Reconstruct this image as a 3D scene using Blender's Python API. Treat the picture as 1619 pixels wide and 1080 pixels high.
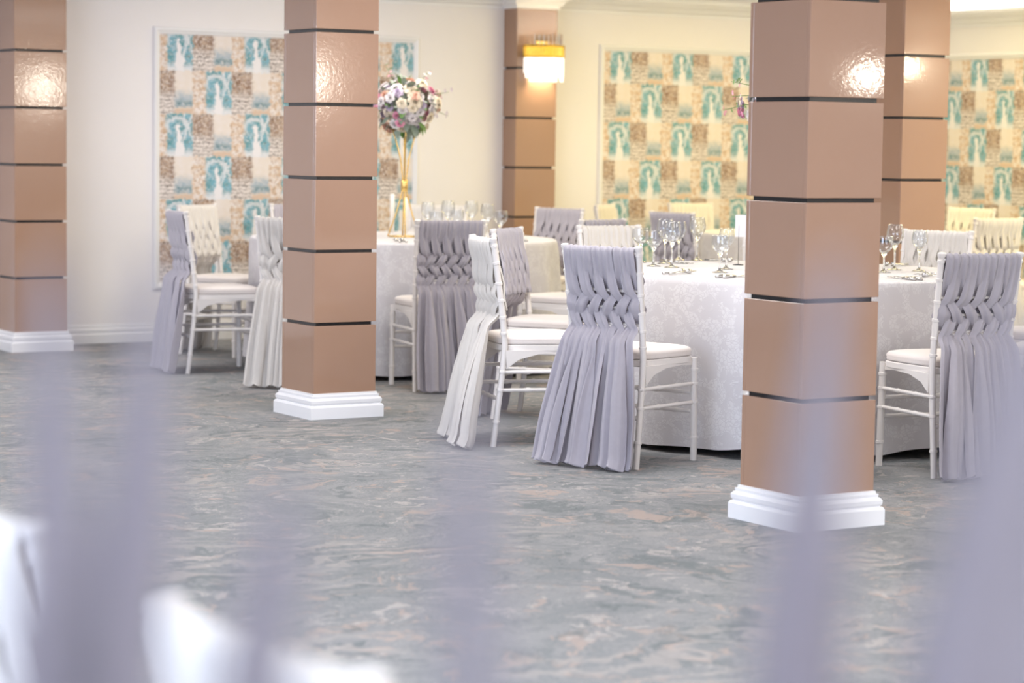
import bpy, bmesh, math, random
from mathutils import Vector, Matrix
for o in list(bpy.data.objects): bpy.data.objects.remove(o)
SC = bpy.context.scene
COL = SC.collection
PI = math.pi
R = math.radians

# ------------------------------------------------------------------ camera
# room axes: x along the back wall, y towards the back wall, camera above the origin
FPX, PITCH, ROLL, YAW, CAMH = 3820.0, .0833, .0143, .562, 1.35
cy_, sy_, cp, sp, cr, sr = math.cos(YAW), math.sin(YAW), math.cos(PITCH), math.sin(PITCH), math.cos(ROLL), math.sin(ROLL)
v_right, v_fwd, v_up = Vector((cy_, -sy_, 0)), Vector((sy_*cp, cy_*cp, -sp)), Vector((sy_*sp, cy_*sp, cp))
c_right = v_right*cr + v_up*sr
c_up = v_up*cr - v_right*sr
cam = bpy.data.cameras.new('camera'); camo = bpy.data.objects.new('camera', cam); COL.objects.link(camo)
m = Matrix.Identity(4)
for i in range(3):
    m[i][0] = c_right[i]; m[i][1] = c_up[i]; m[i][2] = -v_fwd[i]
m[2][3] = CAMH
camo.matrix_world = m
cam.sensor_width = 36; cam.lens = FPX/1619*36; cam.clip_start = .05; cam.clip_end = 100
cam.dof.use_dof = True; cam.dof.focus_distance = 10.1; cam.dof.aperture_fstop = 2.8
SC.camera = camo

# ------------------------------------------------------------------ world and lights
w = bpy.data.worlds.new('world'); SC.world = w; w.use_nodes = True
w.node_tree.nodes['Background'].inputs[0].default_value = (.80, .88, 1, 1)
w.node_tree.nodes['Background'].inputs[1].default_value = 1.0
def area(name, loc, size, sizey, power, col, direction):
    l = bpy.data.lights.new(name, 'AREA'); l.shape = 'RECTANGLE'; l.size = size; l.size_y = sizey; l.energy = power; l.color = col
    o = bpy.data.objects.new(name, l); COL.objects.link(o); o.location = loc
    o.rotation_euler = Vector(direction).to_track_quat('-Z', 'Y').to_euler()
    return o
def bulb(name, loc, power, col, rad=.06):
    l = bpy.data.lights.new(name, 'POINT'); l.energy = power; l.color = col; l.shadow_soft_size = rad
    o = bpy.data.objects.new(name, l); COL.objects.link(o); o.location = loc
    return o
DAY = (.80, .88, 1.0); NEU = (1.0, .97, .945); WARM = (1.0, .81, .31)
area('window_daylight', (-2.35, 6.0, 1.45), 9, 1.7, 480, (.68, .79, 1.0), (1, .25, -.05))
area('window_daylight', (4.2, -4.3, 1.45), 9, 1.7, 230, DAY, (.1, 1, -.05))
for x in (1.8, 5.4, 9.0):
    for y in (0.5, 4.6, 8.6):
        area('ceiling_lamp', (x+.3, y, 2.56), 1.5, 1.5, {.5: 74, 4.6: 50, 8.6: 56}[y]*(.72 if x > 8 else 1), NEU, (0, 0, -1))
area('ceiling_lamp', (3.2, 12.5, 2.56), 1.4, 1.4, 78, (1, .98, .98), (0, 0, -1))
area('ceiling_lamp', (7.1, 12.4, 2.56), 1.5, 1.5, 46, (1, .95, .88), (0, 0, -1))
area('ceiling_lamp', (10.6, 12.4, 2.56), 1.9, 1.9, 66, WARM, (0, 0, -1))
area('ceiling_lamp', (10.9, 9.0, 2.56), 1.6, 1.6, 78, WARM, (0, 0, -1))
area('cove_strip', (12.47, 11.3, 2.375), 6.0, .05, 70, (1, .93, .76), (.45, 0, 1))
bulb('sconce_bulb', (8.92, 2.62, 1.73), 15, (1, .9, .75), .045)
bulb('sconce_bulb', (12.40, -3.65, 1.97), 60, (1, .9, .75), .13)
bulb('sconce_bulb', (12.40, 6.68, 1.94), 14, (1, .85, .6), .05)
SC.view_settings.view_transform = 'Standard'; SC.view_settings.look = 'None'
SC.view_settings.gamma = 1; SC.view_settings.use_curve_mapping = False
SC.view_settings.exposure = 0.0
SC.cycles.use_denoising = True
SC.cycles.max_bounces = 10; SC.cycles.transparent_max_bounces = 24
SC.cycles.caustics_reflective = False; SC.cycles.caustics_refractive = False
SC.cycles.sample_clamp_indirect = 6

# ------------------------------------------------------------------ node helpers
def newmat(name):
    mt = bpy.data.materials.new(name); mt.use_nodes = True
    nt = mt.node_tree
    return mt, nt, nt.nodes['Principled BSDF']
class N:
    """tiny wrapper to write node maths"""
    def __init__(s, nt): s.nt = nt
    def node(s, t, **kw):
        n = s.nt.nodes.new(t)
        for k, v in kw.items(): setattr(n, k, v)
        return n
    def put(s, sock, v):
        if isinstance(v, bpy.types.NodeSocket): s.nt.links.new(v, sock)
        elif v is not None:
            if isinstance(v, tuple) and len(v) == 3 and sock.type == 'RGBA': v = v + (1,)
            sock.default_value = v
    def m(s, op, a, b=None, c=None):
        n = s.node('ShaderNodeMath', operation=op)
        for i, v in enumerate((a, b, c)):
            if v is not None: s.put(n.inputs[i], v)
        return n.outputs[0]
    def mix(s, f, a, b, blend='MIX'):
        n = s.node('ShaderNodeMix', data_type='RGBA', blend_type=blend)
        s.put(n.inputs[0], f); s.put(n.inputs[6], a); s.put(n.inputs[7], b)
        return n.outputs[2]
    def noise(s, vec, scale, detail=4, rough=.55, dist=0, out=0):
        n = s.node('ShaderNodeTexNoise')
        if vec is not None: s.put(n.inputs['Vector'], vec)
        n.inputs['Scale'].default_value = scale; n.inputs['Detail'].default_value = detail
        n.inputs['Roughness'].default_value = rough; n.inputs['Distortion'].default_value = dist
        return n.outputs[out]
    def step(s, x, lo, hi):
        n = s.node('ShaderNodeMapRange', interpolation_type='SMOOTHSTEP')
        s.put(n.inputs[0], x); n.inputs[1].default_value = lo; n.inputs[2].default_value = hi
        return n.outputs[0]
    def ramp(s, f, stops):
        n = s.node('ShaderNodeValToRGB'); e = n.color_ramp.elements
        while len(e) < len(stops): e.new(.5)
        for q, (p, c) in zip(e, stops): q.position = p; q.color = c + (1,)
        s.put(n.inputs[0], f); return n.outputs[0]
    def coord(s, which='Object'):
        return s.node('ShaderNodeTexCoord').outputs[which]
    def vmath(s, op, a, b):
        n = s.node('ShaderNodeVectorMath', operation=op)
        s.put(n.inputs[0], a)
        if op == 'SCALE': s.put(n.inputs[3], b)
        else: s.put(n.inputs[1], b)
        return n.outputs[0]
    def bump(s, h, strength, dist=.01):
        n = s.node('ShaderNodeBump'); s.put(n.inputs['Height'], h)
        n.inputs['Strength'].default_value = strength; n.inputs['Distance'].default_value = dist
        return n.outputs[0]
def srgb(r, g, b):
    f = lambda c: (c/255/12.92) if c/255 <= .04045 else ((c/255+.055)/1.055)**2.4
    return (f(r), f(g), f(b))
def simple(name, col, rough=.5, metal=0, spec=.5, sheen=0, coat=0):
    mt, nt, p = newmat(name); k = N(nt)
    nz = k.noise(k.coord(), 7, 3)
    c = k.mix(k.m('MULTIPLY', nz, .12), col, tuple(x*.8 for x in col))
    k.put(p.inputs['Base Color'], c)
    p.inputs['Roughness'].default_value = rough; p.inputs['Metallic'].default_value = metal
    p.inputs['Specular IOR Level'].default_value = spec
    p.inputs['Sheen Weight'].default_value = sheen; p.inputs['Coat Weight'].default_value = coat
    return mt
M = {}
M['white_paint'] = simple('white_paint', srgb(240, 240, 243), .35)
M['wall'] = simple('wall_paint', srgb(241, 238, 240), .55)
M['ceiling'] = simple('ceiling_paint', srgb(243, 241, 238), .8)
M['chair'] = simple('chair_lacquer', srgb(238, 233, 230), .35)
M['dark'] = simple('dark_groove', (.012, .011, .012), .25)
M['gold'] = simple('gold_metal', (.85, .58, .20), .22, 1)
M['goldshine'] = simple('polished_gold', (.95, .62, .10), .12, 1)
M['steel'] = simple('steel', (.62, .61, .60), .2, 1)
M['wax'] = simple('candle_wax', srgb(246, 240, 230), .5)
M['card'] = simple('white_card', srgb(226, 223, 226), .6)
M['wire'] = simple('dark_wire', (.08, .08, .09), .4, .5)
M['wood'] = simple('table_wood', (.35, .24, .16), .5)
M['pot'] = simple('white_ceramic', srgb(235, 234, 236), .3)
M['stem'] = simple('green_stem', srgb(95, 125, 70), .6)
def cushion():
    mt, nt, p = newmat('cushion_fabric'); k = N(nt)
    nz = k.noise(k.coord(), 220, 2)
    k.put(p.inputs['Base Color'], k.mix(nz, srgb(236, 228, 224), srgb(226, 217, 213)))
    p.inputs['Roughness'].default_value = .8; p.inputs['Sheen Weight'].default_value = .3
    k.put(p.inputs['Normal'], k.bump(nz, .15, .002)); return mt
M['cushion'] = cushion()
def laminate():
    mt, nt, p = newmat('gloss_laminate'); k = N(nt); c = k.coord()
    nz = k.noise(c, 3.0, 3)
    k.put(p.inputs['Base Color'], k.mix(nz, srgb(168, 135, 114), srgb(161, 128, 107)))
    p.inputs['Roughness'].default_value = .07; p.inputs['Specular IOR Level'].default_value = .6
    k.put(p.inputs['Normal'], k.bump(k.noise(c, 60, 2), .06, .003)); return mt
M['laminate'] = laminate()
def chiffon(name, a, b, through=.22):
    mt, nt, p = newmat(name); k = N(nt); c = k.coord()
    nz = k.noise(c, 35, 3); fine = k.noise(c, 700, 1)
    col = k.mix(k.m('ADD', k.m('MULTIPLY', nz, .7), k.m('MULTIPLY', fine, .3)), a, b)
    k.put(p.inputs['Base Color'], col); p.inputs['Roughness'].default_value = .75; p.inputs['Sheen Weight'].default_value = .35
    p.inputs['Specular IOR Level'].default_value = .2
    tr = nt.nodes.new('ShaderNodeBsdfTranslucent'); k.put(tr.inputs[0], col)
    mx = nt.nodes.new('ShaderNodeMixShader'); mx.inputs[0].default_value = through
    nt.links.new(p.outputs[0], mx.inputs[1]); nt.links.new(tr.outputs[0], mx.inputs[2])
    nt.links.new(mx.outputs[0], nt.nodes['Material Output'].inputs[0])
    return mt
M['grey_sash'] = chiffon('lavender_grey_chiffon', srgb(204, 199, 208), srgb(188, 183, 193))
M['white_sash'] = chiffon('white_chiffon', srgb(243, 239, 235), srgb(232, 227, 222))
M['blade'] = chiffon('lavender_grey_blade', srgb(212, 208, 217), srgb(206, 202, 212), .45)
def glass(name, tint, refl=1.0):
    mt, nt, p = newmat(name); k = N(nt); nt.nodes.remove(p)
    t = nt.nodes.new('ShaderNodeBsdfTransparent'); t.inputs[0].default_value = tint + (1,)
    g = nt.nodes.new('ShaderNodeBsdfGlossy'); g.inputs['Roughness'].default_value = .03
    f = nt.nodes.new('ShaderNodeLayerWeight'); f.inputs[0].default_value = .5
    fac = k.m('ADD', .04, k.m('MULTIPLY', k.m('POWER', f.outputs['Facing'], 2.0), .62))
    fac = k.m('MULTIPLY', fac, k.m('ADD', .8, k.m('MULTIPLY', k.noise(k.coord(), 30, 2), .4)))
    mx = nt.nodes.new('ShaderNodeMixShader')
    k.put(mx.inputs[0], k.m('MULTIPLY', fac, refl)); nt.links.new(t.outputs[0], mx.inputs[1]); nt.links.new(g.outputs[0], mx.inputs[2])
    nt.links.new(mx.outputs[0], nt.nodes['Material Output'].inputs[0]); return mt
M['glass'] = glass('clear_glass', (.965, .975, .985), 1.1)
def solid_glass():
    mt, nt, p = newmat('thick_glass'); k = N(nt)
    k.put(p.inputs['Base Color'], k.mix(k.noise(k.coord(), 20), (.97, .98, 1), (.93, .96, .98)))
    p.inputs['Transmission Weight'].default_value = 1; p.inputs['Roughness'].default_value = .02; p.inputs['IOR'].default_value = 1.45
    return mt
M['thick_glass'] = solid_glass()
def crystal():
    mt, nt, p = newmat('lit_crystal'); k = N(nt)
    k.put(p.inputs['Base Color'], k.mix(k.noise(k.coord(), 40), (1, 1, 1), (.9, .9, .9)))
    p.inputs['Transmission Weight'].default_value = .8; p.inputs['Roughness'].default_value = .15
    p.inputs['Emission Color'].default_value = (1, .93, .82, 1); p.inputs['Emission Strength'].default_value = .5
    return mt
M['crystal'] = crystal()
def carpet():
    mt, nt, p = newmat('marbled_carpet'); k = N(nt); c = k.coord()
    w1 = k.noise(c, 1.1, 3, .5, 0, 1); w2 = k.noise(c, 4.5, 4, .6, .6, 1)
    v = k.vmath('ADD', c, k.vmath('SCALE', k.vmath('SUBTRACT', w1, (.5, .5, .5)), 1.0))
    v = k.vmath('ADD', v, k.vmath('SCALE', k.vmath('SUBTRACT', w2, (.5, .5, .5)), .34))
    base = k.noise(v, 3.0, 9, .68, 1.2)
    fine = k.noise(v, 22, 7, .75, 1.6)
    xf = k.noise(v, 70, 4, .7, .8)
    s = k.m('ADD', k.m('ADD', k.m('MULTIPLY', base, .50), k.m('MULTIPLY', fine, .38)), k.m('MULTIPLY', xf, .12))
    col = k.ramp(s, [(.34, srgb(112, 121, 124)), (.42, srgb(146, 153, 155)), (.46, srgb(182, 184, 186)), (.49, srgb(150, 158, 160)),
                     (.525, srgb(198, 196, 197)), (.56, srgb(170, 175, 177)), (.60, srgb(214, 209, 208)), (.70, srgb(192, 190, 190))])
    # peach and cream flakes
    pe = k.noise(v, 4.2, 7, .66, 1.4)
    col = k.mix(k.m('MULTIPLY', k.step(pe, .575, .60), .8), col, srgb(222, 200, 188))
    pc = k.noise(k.vmath('ADD', v, (7.3, 2.1, 0)), 5.5, 7, .66, 1.2)
    col = k.mix(k.m('MULTIPLY', k.step(pc, .595, .615), .85), col, srgb(228, 220, 216))
    pg = k.noise(k.vmath('ADD', v, (3.3, 9.1, 0)), 2.4, 7, .7, 1.5)
    col = k.mix(k.m('MULTIPLY', k.step(pg, .55, .60), .6), col, srgb(126, 138, 140))
    # swirled feather lines
    wv = k.node('ShaderNodeTexWave', wave_type='RINGS', bands_direction='Z'); k.put(wv.inputs['Vector'], v)
    wv.inputs['Scale'].default_value = 2.2; wv.inputs['Distortion'].default_value = 7; wv.inputs['Detail'].default_value = 4; wv.inputs['Detail Scale'].default_value = 1.4
    mask = k.step(k.noise(c, 1.1, 2), .5, .62)
    col = k.mix(k.m('MULTIPLY', k.m('MULTIPLY', k.step(wv.outputs['Fac'], .62, .8), mask), .55), col, srgb(224, 214, 208))
    pile = k.noise(c, 420, 2)
    col = k.mix(k.m('MULTIPLY', pile, .14), col, srgb(120, 124, 128))
    col = k.mix(.16, col, srgb(176, 176, 178)); col = k.mix(1.0, col, (.62, .62, .63), 'MULTIPLY')
    k.put(p.inputs['Base Color'], col); p.inputs['Roughness'].default_value = .95; p.inputs['Specular IOR Level'].default_value = .1
    k.put(p.inputs['Normal'], k.bump(pile, .25, .003)); return mt
M['carpet'] = carpet()
def damask():
    mt, nt, p = newmat('damask_cloth'); k = N(nt); c = k.coord()
    wv = k.noise(c, 9, 3, .5, 0, 1)
    v = k.vmath('ADD', c, k.vmath('SCALE', k.vmath('SUBTRACT', wv, (.5, .5, .5)), .10))
    vo = k.node('ShaderNodeTexVoronoi', feature='DISTANCE_TO_EDGE'); k.put(vo.inputs['Vector'], v); vo.inputs['Scale'].default_value = 55
    big = k.noise(v, 13, 3, .5, 1.0)
    fl = k.m('MULTIPLY', k.step(vo.outputs[0], .03, .12), k.step(big, .47, .53))
    k.put(p.inputs['Base Color'], k.mix(fl, srgb(213, 210, 214), srgb(224, 222, 225)))
    k.put(p.inputs['Roughness'], k.m('SUBTRACT', .75, k.m('MULTIPLY', fl, .3)))
    p.inputs['Sheen Weight'].default_value = .2
    k.put(p.inputs['Normal'], k.bump(k.m('ADD', k.m('MULTIPLY', k.noise(c, 500, 1), .3), fl), .15, .003)); return mt
M['damask'] = damask()
def wallpaper():
    mt, nt, p = newmat('collage_wallpaper'); k = N(nt); c = k.coord()
    d = k.noise(c, 30, 5, .7, 0, 1)
    v = k.vmath('ADD', c, k.vmath('SCALE', k.vmath('SUBTRACT', d, (.5, .5, .5)), .075))
    v = k.vmath('SCALE', v, 1/.28)
    sx = k.node('ShaderNodeSeparateXYZ'); k.put(sx.inputs[0], v)
    X, Z = sx.outputs[0], sx.outputs[2]
    fx, fz = k.m('FRACT', X), k.m('FRACT', Z)
    par = k.m('FLOORED_MODULO', k.m('ADD', k.m('FLOOR', X), k.m('FLOOR', Z)), 2.0)
    tt = k.m('GREATER_THAN', par, .5)
    cr_ = k.node('ShaderNodeCombineXYZ'); k.put(cr_.inputs[0], fx); k.put(cr_.inputs[1], fz)
    loc = cr_.outputs[0]                                   # same print in every repeat
    n1 = k.noise(loc, 5, 5, .65); n2 = k.noise(loc, 13, 5, .7); n3 = k.noise(loc, 28, 3, .6)
    n4 = k.noise(k.vmath('ADD', loc, (5.2, 1.7, 0)), 8, 5, .65)
    cream, peach, tan_ = srgb(235, 227, 224), srgb(216, 190, 166), srgb(170, 138, 110)
    teal, deep, sky = srgb(92, 154, 166), srgb(58, 100, 104), srgb(118, 176, 196)
    white, brown, dk = srgb(236, 234, 238), srgb(140, 110, 90), srgb(84, 62, 50)
    # tile one: peach margin, teal field with a pale figure and white haze at its foot
    A = k.mix(k.step(n4, .44, .56), cream, peach); A = k.mix(k.m('MULTIPLY', k.step(n2, .52, .6), .9), A, tan_)
    T = k.mix(k.step(n1, .42, .6), sky, teal); T = k.mix(k.m('MULTIPLY', k.step(n2, .56, .66), .8), T, deep)
    T = k.mix(k.step(n3, .565, .62), T, white); T = k.mix(k.m('MULTIPLY', k.step(k.noise(loc, 19, 4, .7), .58, .63), .8), T, srgb(122, 98, 84))
    def ell(cx, cz, ax, az):
        a = k.m('DIVIDE', k.m('SUBTRACT', fx, cx), ax); b = k.m('DIVIDE', k.m('SUBTRACT', fz, cz), az)
        return k.step(k.m('ADD', k.m('MULTIPLY', a, a), k.m('MULTIPLY', b, b)), 1.25, .75)
    fig = k.m('MAXIMUM', ell(.62, .66, .055, .09), k.m('MAXIMUM', ell(.64, .44, .055, .22), ell(.67, .16, .12, .2)))
    arch = k.m('MULTIPLY', ell(.6, .72, .27, .22), k.m('SUBTRACT', 1.0, ell(.6, .68, .2, .17)))
    fig = k.m('MAXIMUM', fig, k.m('MULTIPLY', arch, .7))
    line = k.m('ABSOLUTE', k.m('SUBTRACT', k.m('ABSOLUTE', k.m('SUBTRACT', fx, .88)), k.m('MULTIPLY', k.m('ABSOLUTE', k.m('SUBTRACT', fz, .7)), .38)))
    fig = k.m('MAXIMUM', fig, k.m('MULTIPLY', k.step(line, .035, .012), .8))
    T = k.mix(fig, T, white); T = k.mix(k.m('MULTIPLY', k.step(fz, .24, .04), .85), T, white)
    t1 = k.mix(k.step(fx, .30, .38), A, T)
    # tile two: brown block with lines of faded script, cream block with blue smear
    Bk = k.mix(k.step(n1, .4, .6), brown, k.mix(.5, brown, peach)); Bk = k.mix(k.m('MULTIPLY', k.step(n2, .52, .6), .9), Bk, dk)
    rows = k.m('FRACT', k.m('MULTIPLY', fz, 11.0))
    scr = k.m('MULTIPLY', k.step(k.m('ABSOLUTE', k.m('SUBTRACT', rows, .5)), .4, .22), k.step(n3, .42, .5))
    S = k.mix(scr, cream, dk)
    Bk = k.mix(k.step(k.m('ADD', fz, k.m('MULTIPLY', k.m('SUBTRACT', n4, .5), .5)), .36, .58), S, Bk)
    Bk = k.mix(k.step(n3, .53, .58), Bk, cream)
    Cc = k.mix(k.step(n1, .4, .7), srgb(232, 222, 214), cream)
    bl = k.m('MULTIPLY', k.step(fz, .62, .34), k.step(fz, .1, .2))
    Cc = k.mix(k.m('MULTIPLY', bl, k.step(n4, .3, .55)), Cc, srgb(168, 184, 196))
    Cc = k.mix(k.m('MULTIPLY', k.m('MULTIPLY', k.step(fz, .34, .24), k.step(fz, .12, .18)), k.step(n2, .4, .55)), Cc, srgb(110, 140, 150))
    Cc = k.mix(k.m('MULTIPLY', k.step(fz, .16, .08), .8), Cc, srgb(210, 182, 158))
    t2 = k.mix(k.step(fx, .5, .58), Bk, Cc)
    k.put(p.inputs['Base Color'], k.mix(tt, t2, t1)); p.inputs['Roughness'].default_value = .6
    return mt
M['wallpaper'] = wallpaper()
def petal(name, a, b):
    mt, nt, p = newmat(name); k = N(nt)
    k.put(p.inputs['Base Color'], k.mix(k.noise(k.coord(), 18, 2), a, b)); p.inputs['Roughness'].default_value = .6
    p.inputs['Subsurface Weight'].default_value = 0; p.inputs['Sheen Weight'].default_value = .2
    return mt
M['p_white'] = petal('white_petal', srgb(246, 241, 240), srgb(232, 224, 226))
M['p_cream'] = petal('cream_petal', srgb(244, 234, 214), srgb(236, 222, 198))
M['p_pink'] = petal('pink_petal', srgb(226, 138, 172), srgb(240, 176, 198))
M['p_peach'] = petal('peach_petal', srgb(244, 206, 184), srgb(240, 190, 170))
M['p_lilac'] = petal('lilac_petal', srgb(214, 198, 220), srgb(196, 178, 206))
M['leaf'] = petal('green_leaf', srgb(76, 128, 56), srgb(120, 158, 78))
M['grey_leaf'] = petal('grey_green_leaf', srgb(126, 142, 128), srgb(150, 162, 146))

# ------------------------------------------------------------------ mesh helpers
def mesh_from(name, verts, faces, smooth=False, mat=None):
    me = bpy.data.meshes.new(name); me.from_pydata([tuple(v) for v in verts], [], faces); me.update()
    if smooth: me.polygons.foreach_set('use_smooth', [True]*len(me.polygons))
    if mat: me.materials.append(M[mat])
    return me
class MB:
    def __init__(s): s.v = []; s.f = []
    def add(s, vs, fs):
        b = len(s.v); s.v += [tuple(v) for v in vs]; s.f += [tuple(i+b for i in f) for f in fs]
    def box(s, a, b, mat=None):
        x0, y0, z0 = a; x1, y1, z1 = b
        vs = [(x0,y0,z0),(x1,y0,z0),(x1,y1,z0),(x0,y1,z0),(x0,y0,z1),(x1,y0,z1),(x1,y1,z1),(x0,y1,z1)]
        s.add(vs, [(0,3,2,1),(4,5,6,7),(0,1,5,4),(1,2,6,5),(2,3,7,6),(3,0,4,7)])
    def tube(s, pts, rad, n=10, caps=True):
        """sweep along pts; rad number or list"""
        pts = [Vector(p) for p in pts]; L = len(pts)
        if not isinstance(rad, (list, tuple)): rad = [rad]*L
        vs, fs = [], []; prev = None
        for i, p in enumerate(pts):
            t = (pts[min(i+1, L-1)] - pts[max(i-1, 0)]).normalized()
            if prev is None:
                a = Vector((1,0,0)) if abs(t.x) < .9 else Vector((0,1,0))
                n1 = (a - t*a.dot(t)).normalized()
            else: n1 = (prev - t*prev.dot(t)).normalized()
            prev = n1; n2 = t.cross(n1)
            for j in range(n):
                an = 2*PI*j/n; vs.append(p + (n1*math.cos(an) + n2*math.sin(an))*rad[i])
        for i in range(L-1):
            for j in range(n):
                fs.append((i*n+j, i*n+(j+1) % n, (i+1)*n+(j+1) % n, (i+1)*n+j))
        if caps: fs.append(tuple(range(n-1, -1, -1))); fs.append(tuple((L-1)*n+j for j in range(n)))
        s.add(vs, fs)
    def lathe(s, prof, n=24, c=(0,0,0), close=False):
        vs, fs = [], []; L = len(prof)
        for r, z in prof:
            for j in range(n):
                a = 2*PI*j/n; vs.append((c[0]+r*math.cos(a), c[1]+r*math.sin(a), c[2]+z))
        for i in range(L-1):
            for j in range(n): fs.append((i*n+j, i*n+(j+1) % n, (i+1)*n+(j+1) % n, (i+1)*n+j))
        s.add(vs, fs)
    def mesh(s, name, mat, smooth=False): return mesh_from(name, s.v, s.f, smooth, mat)
def bevel(me, w, seg=2):
    bm = bmesh.new(); bm.from_mesh(me)
    bmesh.ops.bevel(bm, geom=bm.edges[:], offset=w, segments=seg, affect='EDGES', profile=.5)
    bm.to_mesh(me); bm.free(); return me
def autosmooth(me, ang=35):
    bm = bmesh.new(); bm.from_mesh(me)
    for f in bm.faces: f.smooth = True
    for e in bm.edges:
        if len(e.link_faces) == 2 and e.calc_face_angle(0) > R(ang): e.smooth = False
    bm.to_mesh(me); bm.free(); return me
def obj(name, me, parent=None, loc=(0,0,0), rot=(0,0,0), mat=None):
    o = bpy.data.objects.new(name, me); COL.objects.link(o); o.parent = parent; o.location = loc; o.rotation_euler = rot
    if mat:
        if not me.materials: me.materials.append(M[mat])
        o.material_slots[0].link = 'OBJECT'; o.material_slots[0].material = M[mat]
    return o
def tag(o, label=None, cat=None, group=None, kind=None):
    if label: o['label'] = label
    if cat: o['category'] = cat
    if group: o['group'] = group
    if kind: o['kind'] = kind
    return o
def thing(name, label, cat, loc=(0,0,0), rz=0, group=None):
    o = bpy.data.objects.new(name, None); COL.objects.link(o); o.empty_display_size = .1
    o.location = loc; o.rotation_euler = (0,0,rz); return tag(o, label, cat, group)
def pix(x, y, z):
    """room point at height z under photo pixel (x, y): used once to survey positions"""
    dx, dy = x-809.5, y-540
    d = v_fwd + c_right*(dx/FPX) - c_up*(dy/FPX)
    t = (z-CAMH)/d.z
    return Vector((d.x*t, d.y*t, z))

# ------------------------------------------------------------------ room shell
X0, X1, Y0, Y1, ZC = -2.5, 12.55, -4.5, 14.62, 2.62
def slab(name, a, b, mat, label=None):
    mb = MB(); mb.box(a, b); o = obj(name, mb.mesh(name, mat)); o['kind'] = 'structure'
    if label: o['label'] = label
    return o
slab('floor', (X0-.2, Y0-.2, -.12), (X1+.2, Y1+.2, 0), 'carpet', 'grey-green carpet with marbled swirls')
slab('ceiling', (X0-.2, Y0-.2, ZC), (X1+.2, Y1+.2, ZC+.12), 'ceiling', 'white ceiling')
wall_back = slab('wall_back', (X0-.2, Y1, 0), (X1+.2, Y1+.2, ZC), 'wall', 'off-white back wall with framed wallpaper')
wall_right = slab('wall_right', (X1, Y0, 0), (X1+.2, Y1, ZC), 'wall', 'cream right wall with wallpaper')
slab('wall_left', (X0-.2, Y0, 0), (X0, Y1, ZC), 'wall', 'plain left wall out of view')
slab('wall_front', (X0, Y0-.2, 0), (X1, Y0, ZC), 'wall', 'plain wall behind the camera')
BASE = [(.0, .0), (.030, 0), (.030, .055), (.024, .064), (.017, .066), (.023, .074), (.024, .088), (.016, .098), (.011, .099), (.013, .106), (.013, .110), (.006, .112), (.006, .120), (0, .122)]
CROWN = [(.0, 2.27), (.012, 2.27), (.012, 2.29), (.03, 2.30), (.045, 2.325), (.075, 2.345), (.085, 2.36), (.10, 2.365), (.10, 2.395), (.0, 2.395)]
def run_profile(name, prof, a, b, nrm, mat):
    """extrude a wall profile (out, z) from a to b, nrm = direction into the room"""
    mb = MB(); L = len(prof); a = Vector(a); b = Vector(b); n = Vector(nrm)
    vs = [a + n*o + Vector((0,0,z)) for o, z in prof] + [b + n*o + Vector((0,0,z)) for o, z in prof]
    mb.add(vs, [(i, i+1, L+i+1, L+i) for i in range(L-1)] + [tuple(range(L)), tuple(range(2*L-1, L-1, -1))])
    me = mb.mesh(name, mat); bm = bmesh.new(); bm.from_mesh(me); bmesh.ops.recalc_face_normals(bm, faces=bm.faces[:]); bm.to_mesh(me); bm.free()
    o = obj(name, me); o['kind'] = 'structure'; return o
run_profile('baseboard_back', BASE, (X0, Y1, 0), (X1, Y1, 0), (0,-1,0), 'white_paint')['label'] = 'white moulded baseboard of the back wall'
run_profile('baseboard_right', BASE, (X1, Y0, 0), (X1, Y1, 0), (-1,0,0), 'white_paint')['label'] = 'white moulded baseboard of the right wall'
run_profile('trim_1', CROWN, (X0, Y1, 0), (X1, Y1, 0), (0,-1,0), 'white_paint')['label'] = 'white crown moulding along the back wall'
run_profile('trim_2', [(o, z-.035) for o, z in CROWN], (X1, Y0, 0), (X1, Y1, 0), (-1,0,0), 'white_paint')['label'] = 'white cove moulding along the right wall'
# framed wallpaper panels
def frame_mesh(wd, ht, name):
    prof = [(0, 0), (0, .014), (.008, .022), (.020, .024), (.030, .016), (.040, .014), (.046, .006), (.046, 0)]   # (inwards, out)
    L = len(prof); vs, fs = [], []
    for cx, cz, sx, sz in ((0,0,1,1), (wd,0,-1,1), (wd,ht,-1,-1), (0,ht,1,-1)):
        for i, o in prof: vs.append((cx+sx*i, -o, cz+sz*i))
    for q in range(4):
        for i in range(L-1): fs.append((q*L+i, q*L+i+1, ((q+1) % 4)*L+i+1, ((q+1) % 4)*L+i))
    me = mesh_from(name, vs, fs, False, 'white_paint')
    bm = bmesh.new(); bm.from_mesh(me); bmesh.ops.recalc_face_normals(bm, faces=bm.faces[:]); bm.to_mesh(me); bm.free(); return me
def panel(n, x, z0, z1, wd, right, lab):
    rz = R(-90) if right else 0
    loc = (X1, x, z0) if right else (x, Y1, z0)
    par = wall_right if right else wall_back
    mb = MB(); h = z1-z0
    mb.box((.03, -.006, .03-h), (wd-.03, 0, -.03))          # origin at the panel's top left, so the print starts there
    o = obj('wallpaper_panel', mb.mesh('wallpaper_panel', 'wallpaper'), par, (loc[0], loc[1], z1), (0,0,rz))
    o['label'] = 'collage wallpaper in teal, brown and cream'
    t = obj('trim_%d' % n, frame_mesh(wd, h, 'trim'), None, loc, (0,0,rz)); tag(t, lab, kind='structure')
panel(3, 6.42, .34, 2.05, 1.99, False, 'white moulded frame around the left wallpaper panel')
panel(4, 9.92, .34, 2.05, 1.99, False, 'white moulded frame around the middle wallpaper panel')
panel(5, 14.2, .34, 2.04, 3.4, True, 'white moulded frame around the right wallpaper panel')

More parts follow.
